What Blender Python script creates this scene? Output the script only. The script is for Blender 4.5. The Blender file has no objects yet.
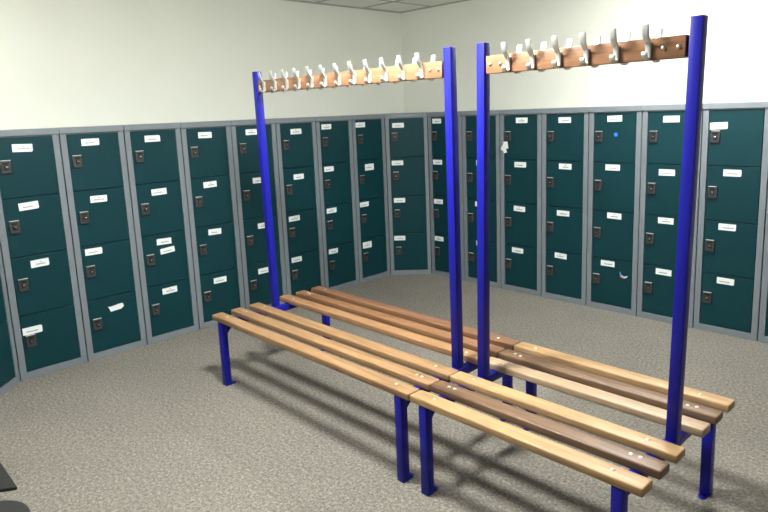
import bpy, bmesh, math, random
from mathutils import Vector, Matrix

random.seed(7)
sc = bpy.context.scene
COL = sc.collection

# ------------------------------------------------------------------ materials
def new_mat(name):
    m = bpy.data.materials.new(name); m.use_nodes = True
    nt = m.node_tree; b = nt.nodes['Principled BSDF']
    return m, nt, b

def node(nt, t, **kw):
    n = nt.nodes.new(t)
    for k, v in kw.items():
        if k in n.inputs: n.inputs[k].default_value = v
        else: setattr(n, k, v)
    return n

def ramp(nt, stops):
    r = nt.nodes.new('ShaderNodeValToRGB')
    el = r.color_ramp.elements
    while len(el) < len(stops): el.new(0.5)
    for e, (p, c) in zip(el, stops):
        e.position = p; e.color = (*c, 1)
    return r

def paint(name, col, rough=0.4, spec=0.5, metal=0.0, var=0.0, scale=30, bump=0.0, bscale=200):
    m, nt, b = new_mat(name)
    b.inputs['Roughness'].default_value = rough
    b.inputs['Metallic'].default_value = metal
    b.inputs['Specular IOR Level'].default_value = spec
    tc = node(nt, 'ShaderNodeTexCoord')
    n = node(nt, 'ShaderNodeTexNoise', Scale=scale, Detail=4.0)
    nt.links.new(tc.outputs['Object'], n.inputs['Vector'])
    lo = tuple(c * (1 - var) for c in col); hi = tuple(min(1, c * (1 + var)) for c in col)
    r = ramp(nt, [(0.3, lo), (0.7, hi)])
    nt.links.new(n.outputs['Fac'], r.inputs['Fac'])
    nt.links.new(r.outputs['Color'], b.inputs['Base Color'])
    if bump:
        n2 = node(nt, 'ShaderNodeTexNoise', Scale=bscale, Detail=3.0)
        nt.links.new(tc.outputs['Object'], n2.inputs['Vector'])
        bp = node(nt, 'ShaderNodeBump', Strength=bump, Distance=0.002)
        nt.links.new(n2.outputs['Fac'], bp.inputs['Height'])
        nt.links.new(bp.outputs['Normal'], b.inputs['Normal'])
    return m

def wood(name, dark, light, rough=0.42):
    m, nt, b = new_mat(name)
    tc = node(nt, 'ShaderNodeTexCoord')
    oi = node(nt, 'ShaderNodeObjectInfo')
    addv = node(nt, 'ShaderNodeVectorMath', operation='ADD')
    comb = node(nt, 'ShaderNodeCombineXYZ')
    mul = node(nt, 'ShaderNodeMath', operation='MULTIPLY'); mul.inputs[1].default_value = 37.0
    nt.links.new(oi.outputs['Random'], mul.inputs[0])
    nt.links.new(mul.outputs[0], comb.inputs['X']); nt.links.new(mul.outputs[0], comb.inputs['Y'])
    nt.links.new(tc.outputs['Object'], addv.inputs[0]); nt.links.new(comb.outputs[0], addv.inputs[1])
    mp = node(nt, 'ShaderNodeMapping'); mp.inputs['Scale'].default_value = (1.6, 26, 26)
    nt.links.new(addv.outputs[0], mp.inputs['Vector'])
    n = node(nt, 'ShaderNodeTexNoise', Scale=1.6, Detail=6.0, Roughness=0.62, Distortion=0.6)
    nt.links.new(mp.outputs[0], n.inputs['Vector'])
    mid = tuple((a + c) / 2 for a, c in zip(dark, light))
    r = ramp(nt, [(0.28, dark), (0.5, mid), (0.72, light)])
    nt.links.new(n.outputs['Fac'], r.inputs['Fac'])
    # fine pores
    mp2 = node(nt, 'ShaderNodeMapping'); mp2.inputs['Scale'].default_value = (6, 150, 150)
    nt.links.new(addv.outputs[0], mp2.inputs['Vector'])
    n2 = node(nt, 'ShaderNodeTexNoise', Scale=2.0, Detail=3.0)
    nt.links.new(mp2.outputs[0], n2.inputs['Vector'])
    mx = node(nt, 'ShaderNodeMix', data_type='RGBA', blend_type='MULTIPLY')
    mx.inputs['Factor'].default_value = 0.35
    r2 = ramp(nt, [(0.35, (0.45, 0.4, 0.35)), (0.6, (1, 1, 1))])
    nt.links.new(n2.outputs['Fac'], r2.inputs['Fac'])
    nt.links.new(r.outputs['Color'], mx.inputs['A']); nt.links.new(r2.outputs['Color'], mx.inputs['B'])
    nt.links.new(mx.outputs['Result'], b.inputs['Base Color'])
    b.inputs['Roughness'].default_value = rough
    bp = node(nt, 'ShaderNodeBump', Strength=0.12, Distance=0.002)
    nt.links.new(n.outputs['Fac'], bp.inputs['Height'])
    nt.links.new(bp.outputs['Normal'], b.inputs['Normal'])
    return m

def carpet_mat():
    m, nt, b = new_mat('speckled_carpet')
    tc = node(nt, 'ShaderNodeTexCoord')
    n = node(nt, 'ShaderNodeTexNoise', Scale=110.0, Detail=6.0, Roughness=0.85)
    nt.links.new(tc.outputs['Object'], n.inputs['Vector'])
    r = ramp(nt, [(0.38, (0.092, 0.088, 0.078)), (0.5, (0.208, 0.199, 0.177)), (0.62, (0.395, 0.378, 0.338))])
    nb = node(nt, 'ShaderNodeTexNoise', Scale=62.0, Detail=4.0, Roughness=0.7)
    nt.links.new(tc.outputs['Object'], nb.inputs['Vector'])
    mb = node(nt, 'ShaderNodeMix', data_type='FLOAT'); mb.inputs[0].default_value = 0.42
    nt.links.new(n.outputs['Fac'], mb.inputs[2]); nt.links.new(nb.outputs['Fac'], mb.inputs[3])
    nt.links.new(mb.outputs[0], r.inputs['Fac'])
    n1 = node(nt, 'ShaderNodeTexNoise', Scale=2.2, Detail=5.0, Roughness=0.6)
    nt.links.new(tc.outputs['Object'], n1.inputs['Vector'])
    r1 = ramp(nt, [(0.3, (0.88, 0.88, 0.88)), (0.7, (1.0, 0.99, 0.97))])
    nt.links.new(n1.outputs['Fac'], r1.inputs['Fac'])
    mx = node(nt, 'ShaderNodeMix', data_type='RGBA', blend_type='MULTIPLY')
    mx.inputs['Factor'].default_value = 1.0
    nt.links.new(r.outputs['Color'], mx.inputs['A']); nt.links.new(r1.outputs['Color'], mx.inputs['B'])
    nt.links.new(mx.outputs['Result'], b.inputs['Base Color'])
    b.inputs['Roughness'].default_value = 1.0
    b.inputs['Specular IOR Level'].default_value = 0.05
    n2 = node(nt, 'ShaderNodeTexNoise', Scale=260.0, Detail=2.0)
    nt.links.new(tc.outputs['Object'], n2.inputs['Vector'])
    bp = node(nt, 'ShaderNodeBump', Strength=0.6, Distance=0.004)
    nt.links.new(n2.outputs['Fac'], bp.inputs['Height'])
    nt.links.new(bp.outputs['Normal'], b.inputs['Normal'])
    return m

def emis(name, col, strength):
    m, nt, b = new_mat(name)
    b.inputs['Base Color'].default_value = (0.8, 0.8, 0.8, 1)
    b.inputs['Emission Color'].default_value = (*col, 1)
    b.inputs['Emission Strength'].default_value = strength
    return m

M = {
    'wall': paint('cream_wall_paint', (0.80, 0.825, 0.755), 0.75, 0.2, var=0.015, scale=3, bump=0.05, bscale=300),
    'ceil': paint('ceiling_tile', (0.88, 0.88, 0.84), 0.95, 0.1, var=0.05, scale=160, bump=0.15, bscale=250),
    'tbar': paint('ceiling_grid_metal', (0.42, 0.42, 0.40), 0.6, 0.3),
    'carpet': carpet_mat(),
    'frame': paint('blue_grey_enamel', (0.190, 0.222, 0.250), 0.45, 0.3, var=0.04, scale=12),
    'dark': paint('locker_interior', (0.02, 0.03, 0.033), 0.7, 0.2),
    'door': paint('dark_teal_enamel', (0.0038, 0.039, 0.049), 0.45, 0.2, var=0.05, scale=9),
    'lock': paint('gunmetal_lock', (0.040, 0.042, 0.046), 0.5, 0.4),
    'lockblack': paint('black_lock_recess', (0.006, 0.006, 0.007), 0.5, 0.3),
    'chrome': paint('polished_steel', (0.72, 0.71, 0.68), 0.25, 0.5, metal=1.0),
    'lip': paint('highlit_lock_lip', (0.62, 0.62, 0.60), 0.4, 0.5, metal=0.4),  # lock lip with its top-edge highlight put into the colour
    'paper': paint('white_label_paper', (0.84, 0.89, 0.90), 0.55, 0.3, var=0.02),
    'ink': paint('faint_ink', (0.17, 0.19, 0.20), 0.7, 0.2),
    'blue': paint('blue_powder_coat', (0.009, 0.011, 0.28), 0.38, 0.22, var=0.06, scale=20, bump=0.04, bscale=500),
    'black': paint('black_bracket_steel', (0.012, 0.012, 0.016), 0.5, 0.4),
    'alu': paint('satin_aluminium', (0.66, 0.67, 0.65), 0.38, 0.5, metal=0.75, var=0.06, scale=40),
    'bolt': paint('domed_zinc', (0.74, 0.70, 0.62), 0.3, 0.5, metal=0.9),
    'honey': wood('honey_hardwood', (0.225, 0.125, 0.055), (0.43, 0.27, 0.135)),
    'gold': wood('golden_hardwood', (0.32, 0.19, 0.085), (0.56, 0.375, 0.19)),
    'brown': wood('mid_brown_hardwood', (0.165, 0.078, 0.033), (0.33, 0.175, 0.085)),
    'red': wood('reddish_hardwood', (0.135, 0.062, 0.030), (0.29, 0.150, 0.078)),
    'orange': wood('warm_orange_hardwood', (0.235, 0.120, 0.052), (0.43, 0.25, 0.125)),
    'walnut': wood('dark_walnut_hardwood', (0.10, 0.054, 0.028), (0.25, 0.155, 0.092)),
    'pale': wood('pale_grey_hardwood', (0.30, 0.205, 0.125), (0.52, 0.39, 0.26)),
    'rail': wood('cherry_rail_hardwood', (0.215, 0.100, 0.050), (0.38, 0.20, 0.105)),
    'rubber': paint('charcoal_cloth', (0.030, 0.032, 0.030), 0.75, 0.25, var=0.15, scale=60, bump=0.1),
    'rim': paint('light_piping', (0.55, 0.55, 0.52), 0.5, 0.3),
    'bluedot': paint('blue_sticker', (0.01, 0.12, 0.62), 0.4, 0.4),
    'skyblue': paint('light_blue_sticker', (0.08, 0.30, 0.62), 0.4, 0.4),
    'pink': paint('pink_sticker', (0.72, 0.40, 0.50), 0.4, 0.4),
    'tagwhite': paint('white_tag_plastic', (0.80, 0.82, 0.82), 0.5, 0.3, var=0.03),
    'lampframe': paint('white_lamp_frame', (0.8, 0.8, 0.78), 0.5, 0.3),
}

# ------------------------------------------------------------------ mesh helpers
def _append(bm, tmp, mi):
    for f in tmp.faces: f.material_index = mi
    me = bpy.data.meshes.new('tmp'); tmp.to_mesh(me); tmp.free()
    n0 = len(bm.faces)
    bm.from_mesh(me); bpy.data.meshes.remove(me)

def box(bm, x0, x1, y0, y1, z0, z1, bev=0.0, mi=0, seg=2, mat=None):
    t = bmesh.new()
    bmesh.ops.create_cube(t, size=1.0)
    for v in t.verts:
        v.co = Vector(((x0 + x1) / 2 + v.co.x * (x1 - x0), (y0 + y1) / 2 + v.co.y * (y1 - y0), (z0 + z1) / 2 + v.co.z * (z1 - z0)))
    if bev: bmesh.ops.bevel(t, geom=list(t.edges), offset=bev, segments=seg, profile=0.5, affect='EDGES')
    if mat is not None: bmesh.ops.transform(t, matrix=mat, verts=t.verts)
    _append(bm, t, mi)

def cyl(bm, c, axis, r, h, mi=0, n=20, r2=None, bev=0.0):
    t = bmesh.new()
    bmesh.ops.create_cone(t, cap_ends=True, segments=n, radius1=r, radius2=r if r2 is None else r2, depth=h)
    if bev:
        ed = [e for e in t.edges if all(v.co.z > 0 for v in e.verts)]
        bmesh.ops.bevel(t, geom=ed, offset=bev, segments=2, profile=0.5, affect='EDGES')
    q = Vector((0, 0, 1)).rotation_difference(Vector(axis)).to_matrix().to_4x4()
    bmesh.ops.transform(t, matrix=Matrix.Translation(c) @ q, verts=t.verts)
    _append(bm, t, mi)

def dome(bm, c, axis, r, h, mi=0):
    t = bmesh.new()
    bmesh.ops.create_uvsphere(t, u_segments=14, v_segments=8, radius=1.0)
    bmesh.ops.delete(t, geom=[v for v in t.verts if v.co.z < -0.01], context='VERTS')
    q = Vector((0, 0, 1)).rotation_difference(Vector(axis)).to_matrix().to_4x4()
    for v in t.verts: v.co = Vector((v.co.x * r, v.co.y * r, v.co.z * h))
    bmesh.ops.transform(t, matrix=Matrix.Translation(c) @ q, verts=t.verts)
    _append(bm, t, mi)

def prism(bm, pts, z0, z1, mi=0, bev=0.0):
    t = bmesh.new()
    lo = [t.verts.new((x, y, z0)) for x, y in pts]; hi = [t.verts.new((x, y, z1)) for x, y in pts]
    n = len(pts)
    t.faces.new(lo[::-1]); t.faces.new(hi)
    for i in range(n): t.faces.new((lo[i], lo[(i + 1) % n], hi[(i + 1) % n], hi[i]))
    bmesh.ops.recalc_face_normals(t, faces=t.faces)
    if bev: bmesh.ops.bevel(t, geom=list(t.edges), offset=bev, segments=2, profile=0.5, affect='EDGES')
    _append(bm, t, mi)

def catmull(pts, k=5):
    out = []
    P = [pts[0]] + list(pts) + [pts[-1]]
    for i in range(1, len(P) - 2):
        p0, p1, p2, p3 = (Vector(P[i - 1]), Vector(P[i]), Vector(P[i + 1]), Vector(P[i + 2]))
        for j in range(k):
            t = j / k
            out.append(0.5 * ((2 * p1) + (p2 - p0) * t + (2 * p0 - 5 * p1 + 4 * p2 - p3) * t * t + (3 * p1 - p0 - 3 * p2 + p3) * t ** 3))
    out.append(Vector(pts[-1]))
    return out

def strip_sweep(bm, path, mi=0, n=12):
    """path: (forward, z, width, thickness); swept rounded section, width along X, forward = -Y"""
    P = catmull(path)
    rings = []
    t = bmesh.new()
    for i, p in enumerate(P):
        a = P[max(i - 1, 0)]; b = P[min(i + 1, len(P) - 1)]
        d = Vector((b[0] - a[0], b[1] - a[1])); d.normalize()
        nrm = Vector((-d[1], d[0]))
        s = 1.0
        if i == 0 or i == len(P) - 1: s = 0.6
        ring = []
        for k in range(n):
            an = 2 * math.pi * k / n
            ca, sa = math.cos(an), math.sin(an)
            ex = math.copysign(abs(ca) ** 0.6, ca) * p[2] / 2 * s
            ey = math.copysign(abs(sa) ** 0.6, sa) * p[3] / 2 * s
            f = p[0] + nrm[0] * ey; z = p[1] + nrm[1] * ey
            ring.append(t.verts.new((ex, -f, z)))
        rings.append(ring)
    for a, b in zip(rings[:-1], rings[1:]):
        for k in range(n): t.faces.new((a[k], a[(k + 1) % n], b[(k + 1) % n], b[k]))
    t.faces.new(rings[0][::-1]); t.faces.new(rings[-1])
    bmesh.ops.recalc_face_normals(t, faces=t.faces)
    _append(bm, t, mi)

def mesh(name, bm, mats, smooth=False):
    me = bpy.data.meshes.new(name)
    bmesh.ops.recalc_face_normals(bm, faces=bm.faces)
    bm.to_mesh(me); bm.free()
    for m in mats: me.materials.append(m)
    if smooth:
        for p in me.polygons: p.use_smooth = True
        try: me.set_sharp_from_angle(angle=math.radians(40))
        except Exception: pass
    return me

def put(name, me, parent=None, loc=(0, 0, 0), rot=(0, 0, 0)):
    o = bpy.data.objects.new(name, me); COL.objects.link(o)
    o.location = loc; o.rotation_euler = rot
    if parent is not None: o.parent = parent
    return o

def thing(name, label, cat, loc=(0, 0, 0), rz=0.0, group=None):
    o = bpy.data.objects.new(name, None); COL.objects.link(o)
    o.empty_display_size = 0.1
    o.location = loc; o.rotation_euler = (0, 0, rz)
    o['label'] = label; o['category'] = cat
    if group: o['group'] = group
    return o

def structure(name, bm, mats):
    o = put(name, mesh(name, bm, mats)); o['kind'] = 'structure'
    return o

# ------------------------------------------------------------------ room shell
XL, XR, YB, YF, CH = -0.42, 9.4, 0.42, -7.6, 2.68
T = 0.12
b = bmesh.new(); box(b, XL - T, XR + T, YF - T, YB + T, -0.1, 0.0); structure('floor', b, [M['carpet']])
b = bmesh.new(); box(b, XL - T, XR + T, YF - T, YB + T, CH, CH + 0.1); structure('ceiling', b, [M['ceil']])
b = bmesh.new(); box(b, XL - T, XL, YF - T, YB + T, 0, CH); structure('wall_left', b, [M['wall']])
b = bmesh.new(); box(b, XL, XR, YB, YB + T, 0, CH); structure('wall_back', b, [M['wall']])
b = bmesh.new(); box(b, XR, XR + T, YF - T, YB + T, 0, CH); structure('wall_right', b, [M['wall']])
b = bmesh.new(); box(b, XL, XR, YF - T, YF, 0, CH)
box(b, XL, 0.75, -4.55, -4.41, 0, CH); structure('wall_front', b, [M['wall']])
# suspended ceiling grid
b = bmesh.new()
y = -0.13
while y > YF:
    box(b, XL, XR, y - 0.008, y + 0.008, CH - 0.006, CH + 0.002); y -= 0.6
x = 0.03
while x < XR:
    box(b, x - 0.008, x + 0.008, YF, YB, CH - 0.005, CH + 0.001); x += 0.6
box(b, XL, XR, YB - 0.02, YB, CH - 0.012, CH); box(b, XL, XL + 0.02, YF, YB, CH - 0.012, CH)
structure('trim_1', b, [M['tbar']])

# ------------------------------------------------------------------ ceiling lights
def ceiling_light(label, x, y, sx, sy, power, col=(1.0, 0.985, 0.93)):
    t = thing('ceiling_light', label, 'ceiling light', (x, y, CH), 0, 'ceiling light panels')
    f = bmesh.new()
    e = 0.02
    for a in ((-sx / 2 - e, sx / 2 + e, -sy / 2 - e, -sy / 2), (-sx / 2 - e, sx / 2 + e, sy / 2, sy / 2 + e),
              (-sx / 2 - e, -sx / 2, -sy / 2, sy / 2), (sx / 2, sx / 2 + e, -sy / 2, sy / 2)):
        box(f, a[0], a[1], a[2], a[3], -0.03, 0.0)
    put('frame', mesh('lamp_frame', f, [M['lampframe']]), t)
    d = bmesh.new(); box(d, -sx / 2, sx / 2, -sy / 2, sy / 2, -0.075, -0.005, 0.012)
    put('diffuser', mesh('lamp_diffuser', d, [emis('lit_diffuser', col, power / (sx * sy))]), t)

ceiling_light('lit ceiling panel above the front of the left bench', 2.5, -3.02, 0.26, 0.36, 24.0)
ceiling_light('lit ceiling panel behind the right bench near the back wall', 2.95, -0.62, 0.5, 0.26, 12.0)
ceiling_light('lit ceiling panel over the left lockers in front of the wall', 0.75, -4.4, 0.26, 0.5, 6.0)

# ------------------------------------------------------------------ lockers
H, CAP, D = 1.5785, 0.0407, 0.41
DOOR_X0, DOOR_W = 0.0455, 0.334
DOOR_Z0, DOOR_P = 0.048, 0.3815
DH = 0.377

def frame_mesh(w):
    g = 0.0035
    m = bmesh.new()
    s = DOOR_X0 - 0.003
    zt = H
    # local: x 0..w along the front, y 0 front, +y into the wall
    box(m, g, s, 0, 0.03, 0, zt, 0.002)
    box(m, w - s, w - g, 0, 0.03, 0, zt, 0.002)
    box(m, s - 0.001, w - s + 0.001, 0.0005, 0.03, 0, DOOR_Z0 - 0.002, 0.002)
    box(m, s - 0.001, w - s + 0.001, 0.006, 0.03, zt - 0.006, zt)
    box(m, g, g + 0.004, 0.03, D, 0, zt, 0, 0)
    box(m, w - g - 0.004, w - g, 0.03, D, 0, zt, 0, 0)
    box(m, g + 0.004, w - g - 0.004, D - 0.004, D, 0, zt, 0, 1)
    for k in range(5):
        z = DOOR_Z0 + k * DOOR_P - 0.003
        box(m, g + 0.004, w - g - 0.004, 0.024, D - 0.004, z - 0.004, z + 0.004, 0, 1)
    return mesh('locker_frame', m, [M['frame'], M['dark']])

def cap_mesh(w):
    m = bmesh.new()
    box(m, 0.001, w - 0.001, -0.008, D, H + 0.001, H + CAP, 0.003)
    return mesh('locker_cap', m, [M['frame']])

def door_mesh():
    # origin at the hinge (right) edge, bottom
    m = bmesh.new()
    box(m, -DOOR_W, 0, 0.0, 0.018, 0, DH, 0.0022)
    return mesh('locker_door', m, [M['door']])

def lock_mesh():
    m = bmesh.new()
    box(m, -0.030, 0.030, -0.012, 0.0, -0.042, 0.042, 0.004, 0)
    box(m, -0.019, 0.019, -0.0135, -0.010, 0.018, 0.029, 0.001, 1)       # shackle slot
    box(m, -0.028, 0.028, -0.017, -0.004, 0.0395, 0.0435, 0.0012, 3)     # upper lip, pale to imitate light caught on its edge
    box(m, -0.024, 0.024, -0.0135, -0.010, -0.037, -0.025, 0.001, 0)     # lower plate
    cyl(m, Vector((0, -0.014, 0)), (0, -1, 0), 0.0135, 0.006, 1, 20)
    cyl(m, Vector((0.001, -0.019, 0)), (0, -1, 0), 0.0085, 0.010, 2, 18, 0.0075, 0.0012)
    box(m, -0.001, 0.003, -0.0246, -0.0235, -0.005, 0.005, 0, 1)
    return mesh('locker_lock', m, [M['lock'], M['lockblack'], M['chrome'], M['lip']], True)

LABEL_MESH = []
def label_mesh(w, h, style):
    """a stuck paper slip with a line or two of tiny illegible handwriting"""
    m = bmesh.new()
    rnd = random.Random(int(w * 100000) + style * 17)
    c = 0.006
    pts = [(-w / 2, -h / 2), (w / 2 - (c if style % 3 == 1 else 0.001), -h / 2), (w / 2, -h / 2 + (c if style % 3 == 1 else 0.001)),
           (w / 2, h / 2 - (c if style % 4 == 2 else 0.001)), (w / 2 - (c if style % 4 == 2 else 0.001), h / 2), (-w / 2 + (c * .7 if style % 5 == 3 else 0.001), h / 2),
           (-w / 2, h / 2 - (c * .7 if style % 5 == 3 else 0.001))]
    if style == 99:   # torn slip
        pts = [(-w / 2 + .012, -h / 2), (w / 2 - .02, -h / 2 + .003), (w / 2, -h / 2 + .018), (w / 2 - .004, h / 2 - .004), (w / 2 - .016, h / 2),
               (-w / 2 + .02, h / 2 - .007), (-w / 2 - .004, h / 2 - .002), (-w / 2 + .006, h / 2 - .018)]
    t = bmesh.new()
    lo = [t.verts.new((x, 0, z)) for x, z in pts]; hi = [t.verts.new((x, -0.0012, z)) for x, z in pts]
    t.faces.new(lo); t.faces.new(hi[::-1])
    for i in range(len(pts)): t.faces.new((lo[i], hi[i], hi[(i + 1) % len(pts)], lo[(i + 1) % len(pts)]))
    bmesh.ops.recalc_face_normals(t, faces=t.faces)
    _append(m, t, 0)
    if style != 99:
        def line(z, x0, x1, hh):
            x = x0
            while x < x1:
                ww = rnd.uniform(0.002, 0.0045)
                box(m, x, x + ww * 0.62, -0.0017, -0.001, z - hh * rnd.uniform(.35, .6), z + hh * rnd.uniform(.3, .6), 0, 1)
                x += ww
        L_ = rnd.uniform(0.45, 0.62) * w
        o = rnd.uniform(-0.08, 0.06) * w
        line(-0.005, o - L_ / 2, o + L_ / 2, 0.0075)
        if style % 2: line(0.010, o - 0.006, o + 0.006, 0.005)
    return mesh('paper_label', m, [M['paper'], M['ink']])

DM, LM = door_mesh(), lock_mesh()
FM, CM = frame_mesh(0.423), cap_mesh(0.423)
FMR, CMR = frame_mesh(0.4287), cap_mesh(0.4287)

LOCKZ = (1.391, 1.009, 0.630, 0.250)
def locker(label, loc, rz, w, fm, cm, labels, tilts=None, ajar=None, sizes=None, extra=(), group='lockers along the walls'):
    t = thing('locker', label, 'locker', loc, rz, group)
    put('frame', fm, t)
    put('top_cap', cm, t)
    x1 = (w + DOOR_W) / 2
    for k in range(4):
        z0 = DOOR_Z0 + (3 - k) * DOOR_P + 0.002
        d = put('door', DM, t, (x1, 0.0035, z0))
        if ajar and k in ajar: d.rotation_euler = (0, 0, ajar[k])
        put('lock', LM, d, (0.0915 - x1, 0.0, LOCKZ[k] - z0))
        for (kk, lx, lz, lw, tl, st, lh) in labels:
            if kk != k: continue
            s = put('name_label', label_mesh(lw, lh, st), d, (lx - x1, -0.0002, lz - z0), (0, math.radians(tl), 0))
            if st == 99: s['label'] = 'torn white paper slip'
    return t, x1

def labs(rows, st0, tilt=(0, 0, 0, 0), lh=0.046):
    out = []
    for k, (lx, lz, lw) in enumerate(rows[:4]):
        out.append((k, lx, lz, lw, tilt[k], st0 + k * 3, lh))
    return out

YA = -0.279          # the left row starts here and runs towards the camera
WA, WR = 0.423, 0.4287
RZL = math.pi / 2     # the fronts of the left row face +X
left = [
 ('dark teal four-door locker beside the angled locker at far left, third door down slightly ajar', 8,
  labs([(0.199,1.504,0.116),(0.189,1.134,0.116),(0.207,0.755,0.110),(0.110,0.319,0.117)], 1, (2,-3,-1,0), .049), {2: math.radians(1.6)}),
 ('dark teal four-door locker with a torn scrap of label on its bottom door', 7,
  labs([(0.191,1.516,0.116),(0.202,1.126,0.112),(0.127,0.768,0.114)], 4, (0,1,1,0)) + [(3,0.232,0.339,0.108,-2,99,0.044)], None),
 ('dark teal four-door locker with two white labels on its third door', 6,
  labs([(0.201,1.515,0.115),(0.210,1.125,0.115),(0.209,0.752,0.113),(0.215,0.373,0.116)], 2, (0,-1,2,-1)) + [(2,0.229,0.681,0.112,-4,8,0.042)], None),
 ('dark teal four-door locker just behind the left tip of the front bench seat', 5,
  labs([(0.195,1.518,0.113),(0.201,1.135,0.113),(0.206,0.758,0.112),(0.215,0.361,0.114)], 6, (1,-1,2,1)), None),
 ('dark teal four-door locker partly hidden by the far left blue bench post', 4,
  labs([(0.189,1.521,0.117),(0.221,1.122,0.118),(0.237,0.739,0.117),(0.208,0.354,0.118)], 3, (0,1,0,0)), None),
 ('dark teal four-door locker next right of the far left blue bench post', 3,
  labs([(0.205,1.503,0.114),(0.204,1.112,0.108),(0.128,0.752,0.116),(0.125,0.384,0.110)], 5, (0,0,-1,0)), None),
 ('dark teal four-door locker on the left wall, second one left of the angled corner locker', 2,
  labs([(0.119,1.529,0.112),(0.122,1.148,0.110),(0.126,0.765,0.115),(0.120,0.383,0.110)], 7, (0,0,0,1)), None),
 ('dark teal four-door locker directly left of the angled corner locker', 1,
  [(0,0.104,1.528,0.118,0,9,.046),(1,0.196,1.122,0.115,0,5,.062),(2,0.109,0.769,0.114,0,4,.046),(3,0.123,0.368,0.116,1,3,.062)], None),
]
for lab, n, ls, aj in left:
    locker(lab, (0.0, YA - n * WA, 0.0), RZL, WA, FM, CM, ls, ajar=aj)

right = [
 ('dark teal four-door locker directly right of the angled corner locker, half behind a blue post', 1,
  labs([(0.118,1.535,0.113),(0.115,1.140,0.117),(0.113,0.753,0.117),(0.110,0.380,0.117)], 2)),
 ('dark teal four-door locker behind the two middle blue posts, its labels mostly hidden', 2,
  labs([(0.237,1.528,0.116),(0.219,1.149,0.116),(0.200,0.766,0.118),(0.207,0.394,0.118)], 5)),
 ('dark teal four-door locker with white tags hanging from its top lock', 3,
  labs([(0.230,1.527,0.118),(0.214,1.147,0.120),(0.204,0.759,0.119),(0.183,0.382,0.120)], 1, (0,0,2,1))),
 ('dark teal four-door locker between the ones with hanging tags and with a blue dot', 4,
  labs([(0.214,1.523,0.114),(0.223,1.147,0.115),(0.207,0.757,0.117),(0.188,0.392,0.113)], 6, (0,1,0,2))),
 ('dark teal four-door locker with a blue dot sticker on its top door', 5,
  labs([(0.214,1.527,0.119),(0.206,1.154,0.120),(0.228,0.776,0.117),(0.182,0.388,0.117)], 9, (-1,0,1,0))),
 ('dark teal four-door locker partly hidden by the nearest blue post, on its left', 6,
  labs([(0.214,1.517,0.117),(0.196,1.133,0.117),(0.201,0.776,0.115),(0.199,0.386,0.118)], 3, (0,0,0,1))),
 ('dark teal four-door locker next right of the nearest blue post, label above its top lock', 7,
  labs([(0.108,1.466,0.114),(0.210,1.148,0.115),(0.196,0.772,0.113),(0.204,0.388,0.114)], 7, (-2,0,0,1))),
 ('dark teal locker cut off by the right edge of the photo', 8,
  labs([(0.200,1.515,0.115),(0.205,1.140,0.115),(0.200,0.770,0.115),(0.198,0.386,0.115)], 4)),
]
RT = {}
for lab, n, ls in right:
    RT[n] = locker(lab, (0.3086 + (n - 1) * WR, 0.0, 0.0), 0.0, WR, FMR, CMR, ls)

# stickers on the fifth right-hand locker
t5, x5 = RT[5]
doors5 = [c for c in t5.children if c.name.startswith('door')]
m = bmesh.new(); cyl(m, Vector((0, -0.0006, 0)), (0, -1, 0), 0.017, 0.0012, 0, 24); cyl(m, Vector((0, -0.0014, 0)), (0, -1, 0), 0.009, 0.0006, 1, 24)
s = put('sticker', mesh('round_sticker', m, [M['bluedot'], M['skyblue']]), doors5[0], (0.226 - x5, 0, 1.407 - (DOOR_Z0 + 3 * DOOR_P + 0.002)))
s['label'] = 'small round blue sticker'
m = bmesh.new()
for mi, a0, a1 in ((0, 150, 215), (1, 215, 285), (2, 285, 340)):
    for r0, r1, off in ((0.020, 0.034, 0),):
        t = bmesh.new(); N = 7
        ring = []
        for i in range(N + 1):
            a = math.radians(a0 + (a1 - a0) * i / N)
            tp = math.sin(math.radians((a0 + (a1 - a0) * i / N - 150) / 190 * 180))
            q0 = r1 - (r1 - r0) * (0.35 + 0.9 * max(tp, 0)); 
            ring.append([t.verts.new((q * math.cos(a), yy, q * math.sin(a))) for yy in (0, -0.0012) for q in (q0, r1)])
        for i in range(N):
            A, B_ = ring[i], ring[i + 1]
            t.faces.new((A[2], A[3], B_[3], B_[2])); t.faces.new((A[1], B_[1], B_[3], A[3])); t.faces.new((A[0], A[2], B_[2], B_[0]))
        bmesh.ops.recalc_face_normals(t, faces=t.faces)
        _append(m, t, mi)
s = put('sticker', mesh('crescent_sticker', m, [M['skyblue'], M['pink'], M['tagwhite']]), doors5[3], (0.318 - x5, -0.0002, 0.322 - (DOOR_Z0 + 0.002)))
s['label'] = 'blue, pink and white crescent shaped sticker'

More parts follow.
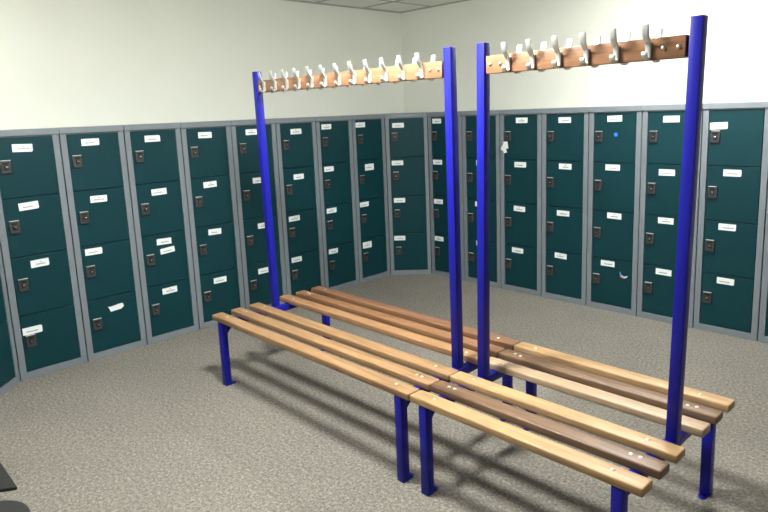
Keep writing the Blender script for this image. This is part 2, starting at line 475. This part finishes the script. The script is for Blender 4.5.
# corner lockers: a 45-degree front with a solid carcass filling the corner behind it
def corner_locker(label, a, bb, poly, ls):
    a = Vector((a[0], a[1], 0)); bb = Vector((bb[0], bb[1], 0)); d = bb - a
    w = d.length; rz = math.atan2(d.y, d.x)
    t = thing('locker', label, 'locker', a, 0.0, 'lockers along the walls')
    RZ = Matrix.Rotation(rz, 4, 'Z')
    inv = Matrix.Rotation(-rz, 4, 'Z')
    loc = [(inv @ (Vector((x, y, 0)) - a)) for x, y in poly]
    m = bmesh.new(); g = 0.0025; s = (w - DOOR_W) / 2 - 0.003
    box(m, g, s, 0, 0.03, 0, H, 0.002); box(m, w - s, w - g, 0, 0.03, 0, H, 0.002)
    box(m, s - 0.001, w - s + 0.001, 0.0005, 0.03, 0, DOOR_Z0 - 0.002, 0.002)
    box(m, s - 0.001, w - s + 0.001, 0.006, 0.03, H - 0.006, H)
    body = [(0.012, 0.030), (w - 0.012, 0.030)] + [(p.x, p.y) for p in loc]
    prism(m, body, 0, H, 1)
    bmesh.ops.transform(m, matrix=RZ, verts=m.verts)
    put('frame', mesh('corner_locker_frame', m, [M['frame'], M['dark']]), t)
    m = bmesh.new()
    prism(m, [(0.0065, -0.003), (w - 0.0065, -0.003)] + [(p.x, p.y) for p in loc], H + 0.001, H + CAP)
    bmesh.ops.transform(m, matrix=RZ, verts=m.verts)
    put('top_cap', mesh('corner_locker_cap', m, [M['frame']]), t)
    x1 = (w + DOOR_W) / 2
    for k in range(4):
        z0 = DOOR_Z0 + (3 - k) * DOOR_P + 0.002
        dd = put('door', DM, t, RZ @ Vector((x1, 0.0035, z0)), (0, 0, rz))
        put('lock', LM, dd, (0.0915 - x1, 0, LOCKZ[k] - z0))
        for (kk, lx, lz, lw, tl, st, lh) in ls:
            if kk == k: put('name_label', label_mesh(lw, lh, st), dd, (lx - x1, -0.0002, lz - z0), (0, math.radians(tl), 0))

corner_locker('angled dark teal four-door locker set across the far corner of the room', (0.0, YA), (0.3086, 0.0),
              [(0.303, 0.40), (-0.405, 0.40), (-0.405, YA + 0.004)],
              labs([(0.128,1.506,0.115),(0.109,1.139,0.114),(0.116,0.766,0.112),(0.104,0.381,0.113)], 2))
yE = YA - 8 * WA
corner_locker('angled dark teal locker cut off by the left edge of the photo', (0.300, yE - 0.290), (0.0, yE),
              [(-0.405, yE - 0.005), (-0.405, yE - 0.72), (0.300, yE - 0.72)],
              labs([(0.200,1.515,0.115),(0.200,1.135,0.115),(0.200,0.765,0.115),(0.200,0.386,0.115)], 3))

# white tags hanging from the lock of the third right-hand locker
tx, tz = 0.3086 + 2 * WR + 0.0915, 1.391
g = thing('lock_tag', 'bundle of white tags hanging from a top lock right of the middle blue posts', 'tag', (tx - 0.010, -0.016, tz - 0.045))
m = bmesh.new()
t = bmesh.new()
N, K = 20, 8
rr = []
for i in range(N):
    a = 2 * math.pi * i / N
    c = Vector((0.016 * math.cos(a), 0, 0.024 * math.sin(a) + 0.018)); dr = Vector((math.cos(a), 0, math.sin(a)))
    rr.append([t.verts.new(c + (dr * math.cos(2 * math.pi * k / K) + Vector((0, 1, 0)) * math.sin(2 * math.pi * k / K)) * 0.0035) for k in range(K)])
for i in range(N):
    for k in range(K): t.faces.new((rr[i][k], rr[(i + 1) % N][k], rr[(i + 1) % N][(k + 1) % K], rr[i][(k + 1) % K]))
_append(m, t, 0)
put('ring', mesh('tag_ring', m, [M['black']], True), g)
for dx, dy, dz, w, h, ry in ((0.0, -0.006, -0.030, 0.042, 0.062, -4), (-0.022, -0.010, -0.050, 0.036, 0.060, 34), (-0.006, -0.014, -0.074, 0.032, 0.048, -14)):
    m = bmesh.new(); box(m, -w / 2, w / 2, -0.002, 0.002, -h / 2, h / 2, 0.0018)
    put('tag', mesh('white_tag', m, [M['tagwhite']]), g, (dx, dy, dz), (math.radians(6), math.radians(ry), math.radians(5)))

# ------------------------------------------------------------------ benches
SH, SW, SP, OFF, ST = 0.4448, 0.0760, 0.1323, 0.0800, 0.033
PW, PH = 0.0415, 1.9185
RZ0, RZ1 = 1.789, 1.862

def slat_mesh(x0, x1, m_):
    m = bmesh.new(); box(m, x0, x1, -SW / 2, SW / 2, -ST, 0, 0.0065, 0, 3)
    return mesh('bench_slat', m, [m_], True)

def bolt_mesh(axis, r=0.0085, h=0.004):
    m = bmesh.new(); dome(m, Vector((0, 0, 0)), axis, r, h); 
    return mesh('domed_bolt', m, [M['bolt']], True)

def hook_mesh():
    m = bmesh.new()
    path = [(0.034, 0.027, 0.020, 0.007), (0.0345, 0.016, 0.021, 0.0085), (0.027, 0.006, 0.021, 0.009), (0.016, 0.0035, 0.021, 0.009), (0.008, 0.008, 0.021, 0.010),
            (0.0055, 0.022, 0.021, 0.011), (0.006, 0.040, 0.021, 0.011), (0.010, 0.054, 0.021, 0.010), (0.020, 0.067, 0.023, 0.009), (0.029, 0.080, 0.025, 0.0075),
            (0.0335, 0.095, 0.026, 0.007), (0.0355, 0.108, 0.027, 0.0065), (0.0362, 0.117, 0.026, 0.006)]
    strip_sweep(m, path)
    box(m, -0.0095, 0.0095, -0.004, 0.0, 0.006, 0.062, 0.0018)
    cyl(m, Vector((0, -0.0165, 0.060)), (0, -0.83, 0.55), 0.0038, 0.004, 1, 10)
    return mesh('double_coat_hook', m, [M['alu'], M['lockblack']], True)

BT, BF, BR = bolt_mesh((0, 0, 1)), bolt_mesh((0, -1, 0), 0.0085, 0.006), bolt_mesh((0, 1, 0), 0.0085, 0.006)
HM = hook_mesh()

def post_mesh(lean):
    m = bmesh.new()
    h = PW / 2
    t = bmesh.new()
    bmesh.ops.create_cube(t, size=1.0)
    z0, z1 = SH - ST, PH
    for v in t.verts:
        top = v.co.z > 0
        v.co = Vector((v.co.x * PW + (lean if top else 0), v.co.y * PW, z1 if top else z0))
    bmesh.ops.bevel(t, geom=list(t.edges), offset=0.0025, segments=2, profile=0.5, affect='EDGES')
    _append(m, t, 0)
    return mesh('bench_post', m, [M['blue']], True)

def leg_mesh():
    m = bmesh.new()
    box(m, -PW / 2, PW / 2, -PW / 2, PW / 2, 0.0, SH - ST, 0.0025)
    return mesh('bench_leg', m, [M['blue']], True)

def foot_mesh(s):
    # fixing tab on the inner side of the leg
    m = bmesh.new()
    y0, y1 = sorted((s * PW / 2, s * (PW / 2 + 0.022)))
    box(m, -PW / 2 + 0.003, PW / 2 - 0.003, y0, y1, 0.0, 0.005, 0.001)
    cyl(m, Vector((0, s * (PW / 2 + 0.022), 0.0025)), (0, 0, 1), 0.0165, 0.005, 0, 20)
    dome(m, Vector((0, s * (PW / 2 + 0.022), 0.005)), (0, 0, 1), 0.007, 0.003, 0)
    return mesh('foot_tab', m, [M['blue']], True)

def crossbar_mesh():
    m = bmesh.new()
    L_ = 0.398 - PW / 2
    box(m, -PW / 2, PW / 2, -L_, L_, SH - ST - 0.040, SH - ST - 0.0005, 0.0025)
    for s in (-1, 1):
        dome(m, Vector((0, s * 0.052, SH - ST - 0.001)), (0, 0, 1), 0.011, 0.006)
        # gusset in the corner between leg and bar
        t = bmesh.new()
        q = [(s * L_, SH - ST - 0.039), (s * (L_ - 0.05), SH - ST - 0.039), (s * L_, SH - ST - 0.09)]
        a = [t.verts.new((-0.003, yy, zz)) for yy, zz in q]; c = [t.verts.new((0.003, yy, zz)) for yy, zz in q]
        t.faces.new(a); t.faces.new(c[::-1])
        for i in range(3): t.faces.new((a[i], c[i], c[(i + 1) % 3], a[(i + 1) % 3]))
        bmesh.ops.recalc_face_normals(t, faces=t.faces); _append(m, t, 0)
    return mesh('bench_crossbar', m, [M['blue']], True)

LEG, FA, FB, XB = leg_mesh(), foot_mesh(1), foot_mesh(-1), crossbar_mesh()

def bench(label, x0, x1, frames, cols, hooks, bolts):
    """x0..x1 slat ends; frames: (leg x, post x, lean); local x along the bench"""
    t = thing('cloakroom_bench', label, 'bench', (2.7383, -2.4026, 0.0), math.radians(-0.386), 'double sided cloakroom benches')
    xm = (x0 + x1) / 2
    for i in range(6):
        yc = -(OFF + (2 - i) * SP + SW / 2) if i < 3 else OFF + (i - 3) * SP + SW / 2
        s = put('slat', slat_mesh(x0 - xm, x1 - xm, M[cols[i]]), t, (xm, yc, SH))
        if cols[i] == 'walnut': s['label'] = 'darker walnut brown seat slat'
        if cols[i] == 'pale': s['label'] = 'pale greyish seat slat'
        for (b1, b2) in bolts:
            put('bolt', BT, s, (b1 - xm, 0.004 if i < 3 else -0.004, -0.0003))
            if i in (1, 4): put('bolt', BT, s, (b2 - xm, 0.004, -0.0003))
    for (lx, px, ln) in frames:
        for sgn in (-1, 1):
            l = put('leg', LEG, t, (lx, sgn * 0.398, 0))
            put('foot_plate', FA if sgn < 0 else FB, l)
        put('crossbar', XB, t, (lx, 0, 0))
        put('post', post_mesh(ln), t, (px, 0, 0))
    # hook rails, one per side
    zf = (RZ0 - (SH - ST)) / (PH - (SH - ST))
    r0 = frames[0][1] + frames[0][2] * zf + PW / 2; r1 = frames[1][1] + frames[1][2] * zf - PW / 2
    g = 0.010
    rm = (r0 + r1) / 2; hl = (r1 - r0) / 2 - g
    m = bmesh.new(); box(m, -hl, hl, -0.0085, 0.0085, 0, RZ1 - RZ0, 0.002)
    RM = mesh('hook_rail', m, [M['rail']], True)
    for sgn in (-1, 1):
        r = put('hook_rail', RM, t, (rm, sgn * 0.0115, RZ0))
        for x in hooks:
            put('coat_hook', HM, r, (x - rm, sgn * 0.0085, 0 if sgn < 0 else -0.006), (0, 0, 0 if sgn < 0 else math.pi))
        for bx in (-hl + 0.022, -hl + 0.073, hl - 0.073, hl - 0.022):
            put('bolt', BF if sgn < 0 else BR, r, (bx, sgn * 0.0085, (RZ1 - RZ0) / 2))
    m = bmesh.new(); box(m, -0.055, 0.055, -0.0028, 0.0028, 0.004, RZ1 - RZ0 - 0.002, 0.0005)
    BK = mesh('rail_bracket', m, [M['black']])
    put('rail_bracket', BK, t, (r0 + 0.0535, 0, RZ0)); put('rail_bracket', BK, t, (r1 - 0.0535, 0, RZ0))
    return t

bench('long wooden slatted bench on the left with twelve front hooks on blue posts', -1.716, -0.003,
      [(-1.6326, -1.6426, -0.0212), (-0.0749, -0.0792, -0.0088)],
      ['honey', 'honey', 'honey', 'orange', 'brown', 'red'],
      [-1.552 + 0.1196 * i for i in range(12)], [(-1.597, -1.630), (-0.118, -0.085)])
bench('short wooden slatted bench on the right with six front hooks and dark middle slats', 0.003, 1.037,
      [(0.0749, 0.0779, 0.0227), (0.9493, 0.9584, 0.0281)],
      ['gold', 'walnut', 'gold', 'pale', 'walnut', 'gold'],
      [0.247 + 0.1168 * i for i in range(6)], [(0.112, 0.079), (0.914, 0.948)])

# ------------------------------------------------------------------ charcoal pads at lower left
p = thing('seat_pad', 'dark charcoal flat pad with a pointed corner on carpet at left edge', 'pad', (1.25, -4.07, 0.0))
m = bmesh.new()
prism(m, [(-0.5, -0.22), (-0.02, -0.20), (0.060, -0.10), (0.100, -0.035), (0.141, 0.031), (-0.161, 0.036), (-0.5, 0.036)], 0.001, 0.018, 0, 0.004)
put('cover', mesh('pad_cover', m, [M['rubber']], True), p)
p = thing('floor_cushion', 'dark charcoal rounded cushion at the bottom left corner of the photo', 'cushion', (1.65, -4.218, 0.0))
m = bmesh.new()
t = bmesh.new(); bmesh.ops.create_uvsphere(t, u_segments=36, v_segments=18, radius=1.0)
for v in t.verts:
    z = v.co.z
    v.co = Vector((v.co.x * 0.17, v.co.y * 0.16, 0.035 + math.copysign(abs(z) ** 0.8, z) * 0.034))
_append(m, t, 0)
put('cover', mesh('cushion_cover', m, [M['rubber']], True), p)

# ------------------------------------------------------------------ world, camera, view
w = bpy.data.worlds.new('room_world'); sc.world = w; w.use_nodes = True
w.node_tree.nodes['Background'].inputs[0].default_value = (0.5, 0.52, 0.5, 1)
w.node_tree.nodes['Background'].inputs[1].default_value = 0.05

cam = bpy.data.cameras.new('camera'); co = bpy.data.objects.new('camera', cam); COL.objects.link(co)
R = Vector((0.70542083, 0.70782408, -0.03696649)); U = Vector((-0.09864316, 0.14968774, 0.98380034)); F = Vector((-0.701891, 0.69034676, -0.17541486))
mw = Matrix((( R.x, U.x, -F.x, 4.55416), (R.y, U.y, -F.y, -4.64300), (R.z, U.z, -F.z, 1.65202), (0, 0, 0, 1)))
co.matrix_world = mw
cam.sensor_fit = 'HORIZONTAL'; cam.sensor_width = 36.0
cam.lens = 637.1511 / 768 * 36.0
cam.shift_x = -(397.0344 - 384) / 768
cam.shift_y = (223.758 - 256) / 768
cam.clip_start = 0.02
sc.camera = co

sc.view_settings.view_transform = 'Standard'
sc.view_settings.look = 'None'
sc.view_settings.gamma = 1.0
sc.view_settings.use_curve_mapping = False
sc.view_settings.exposure = 0.55
sc.cycles.use_denoising = True
sc.cycles.max_bounces = 8
sc.cycles.diffuse_bounces = 5
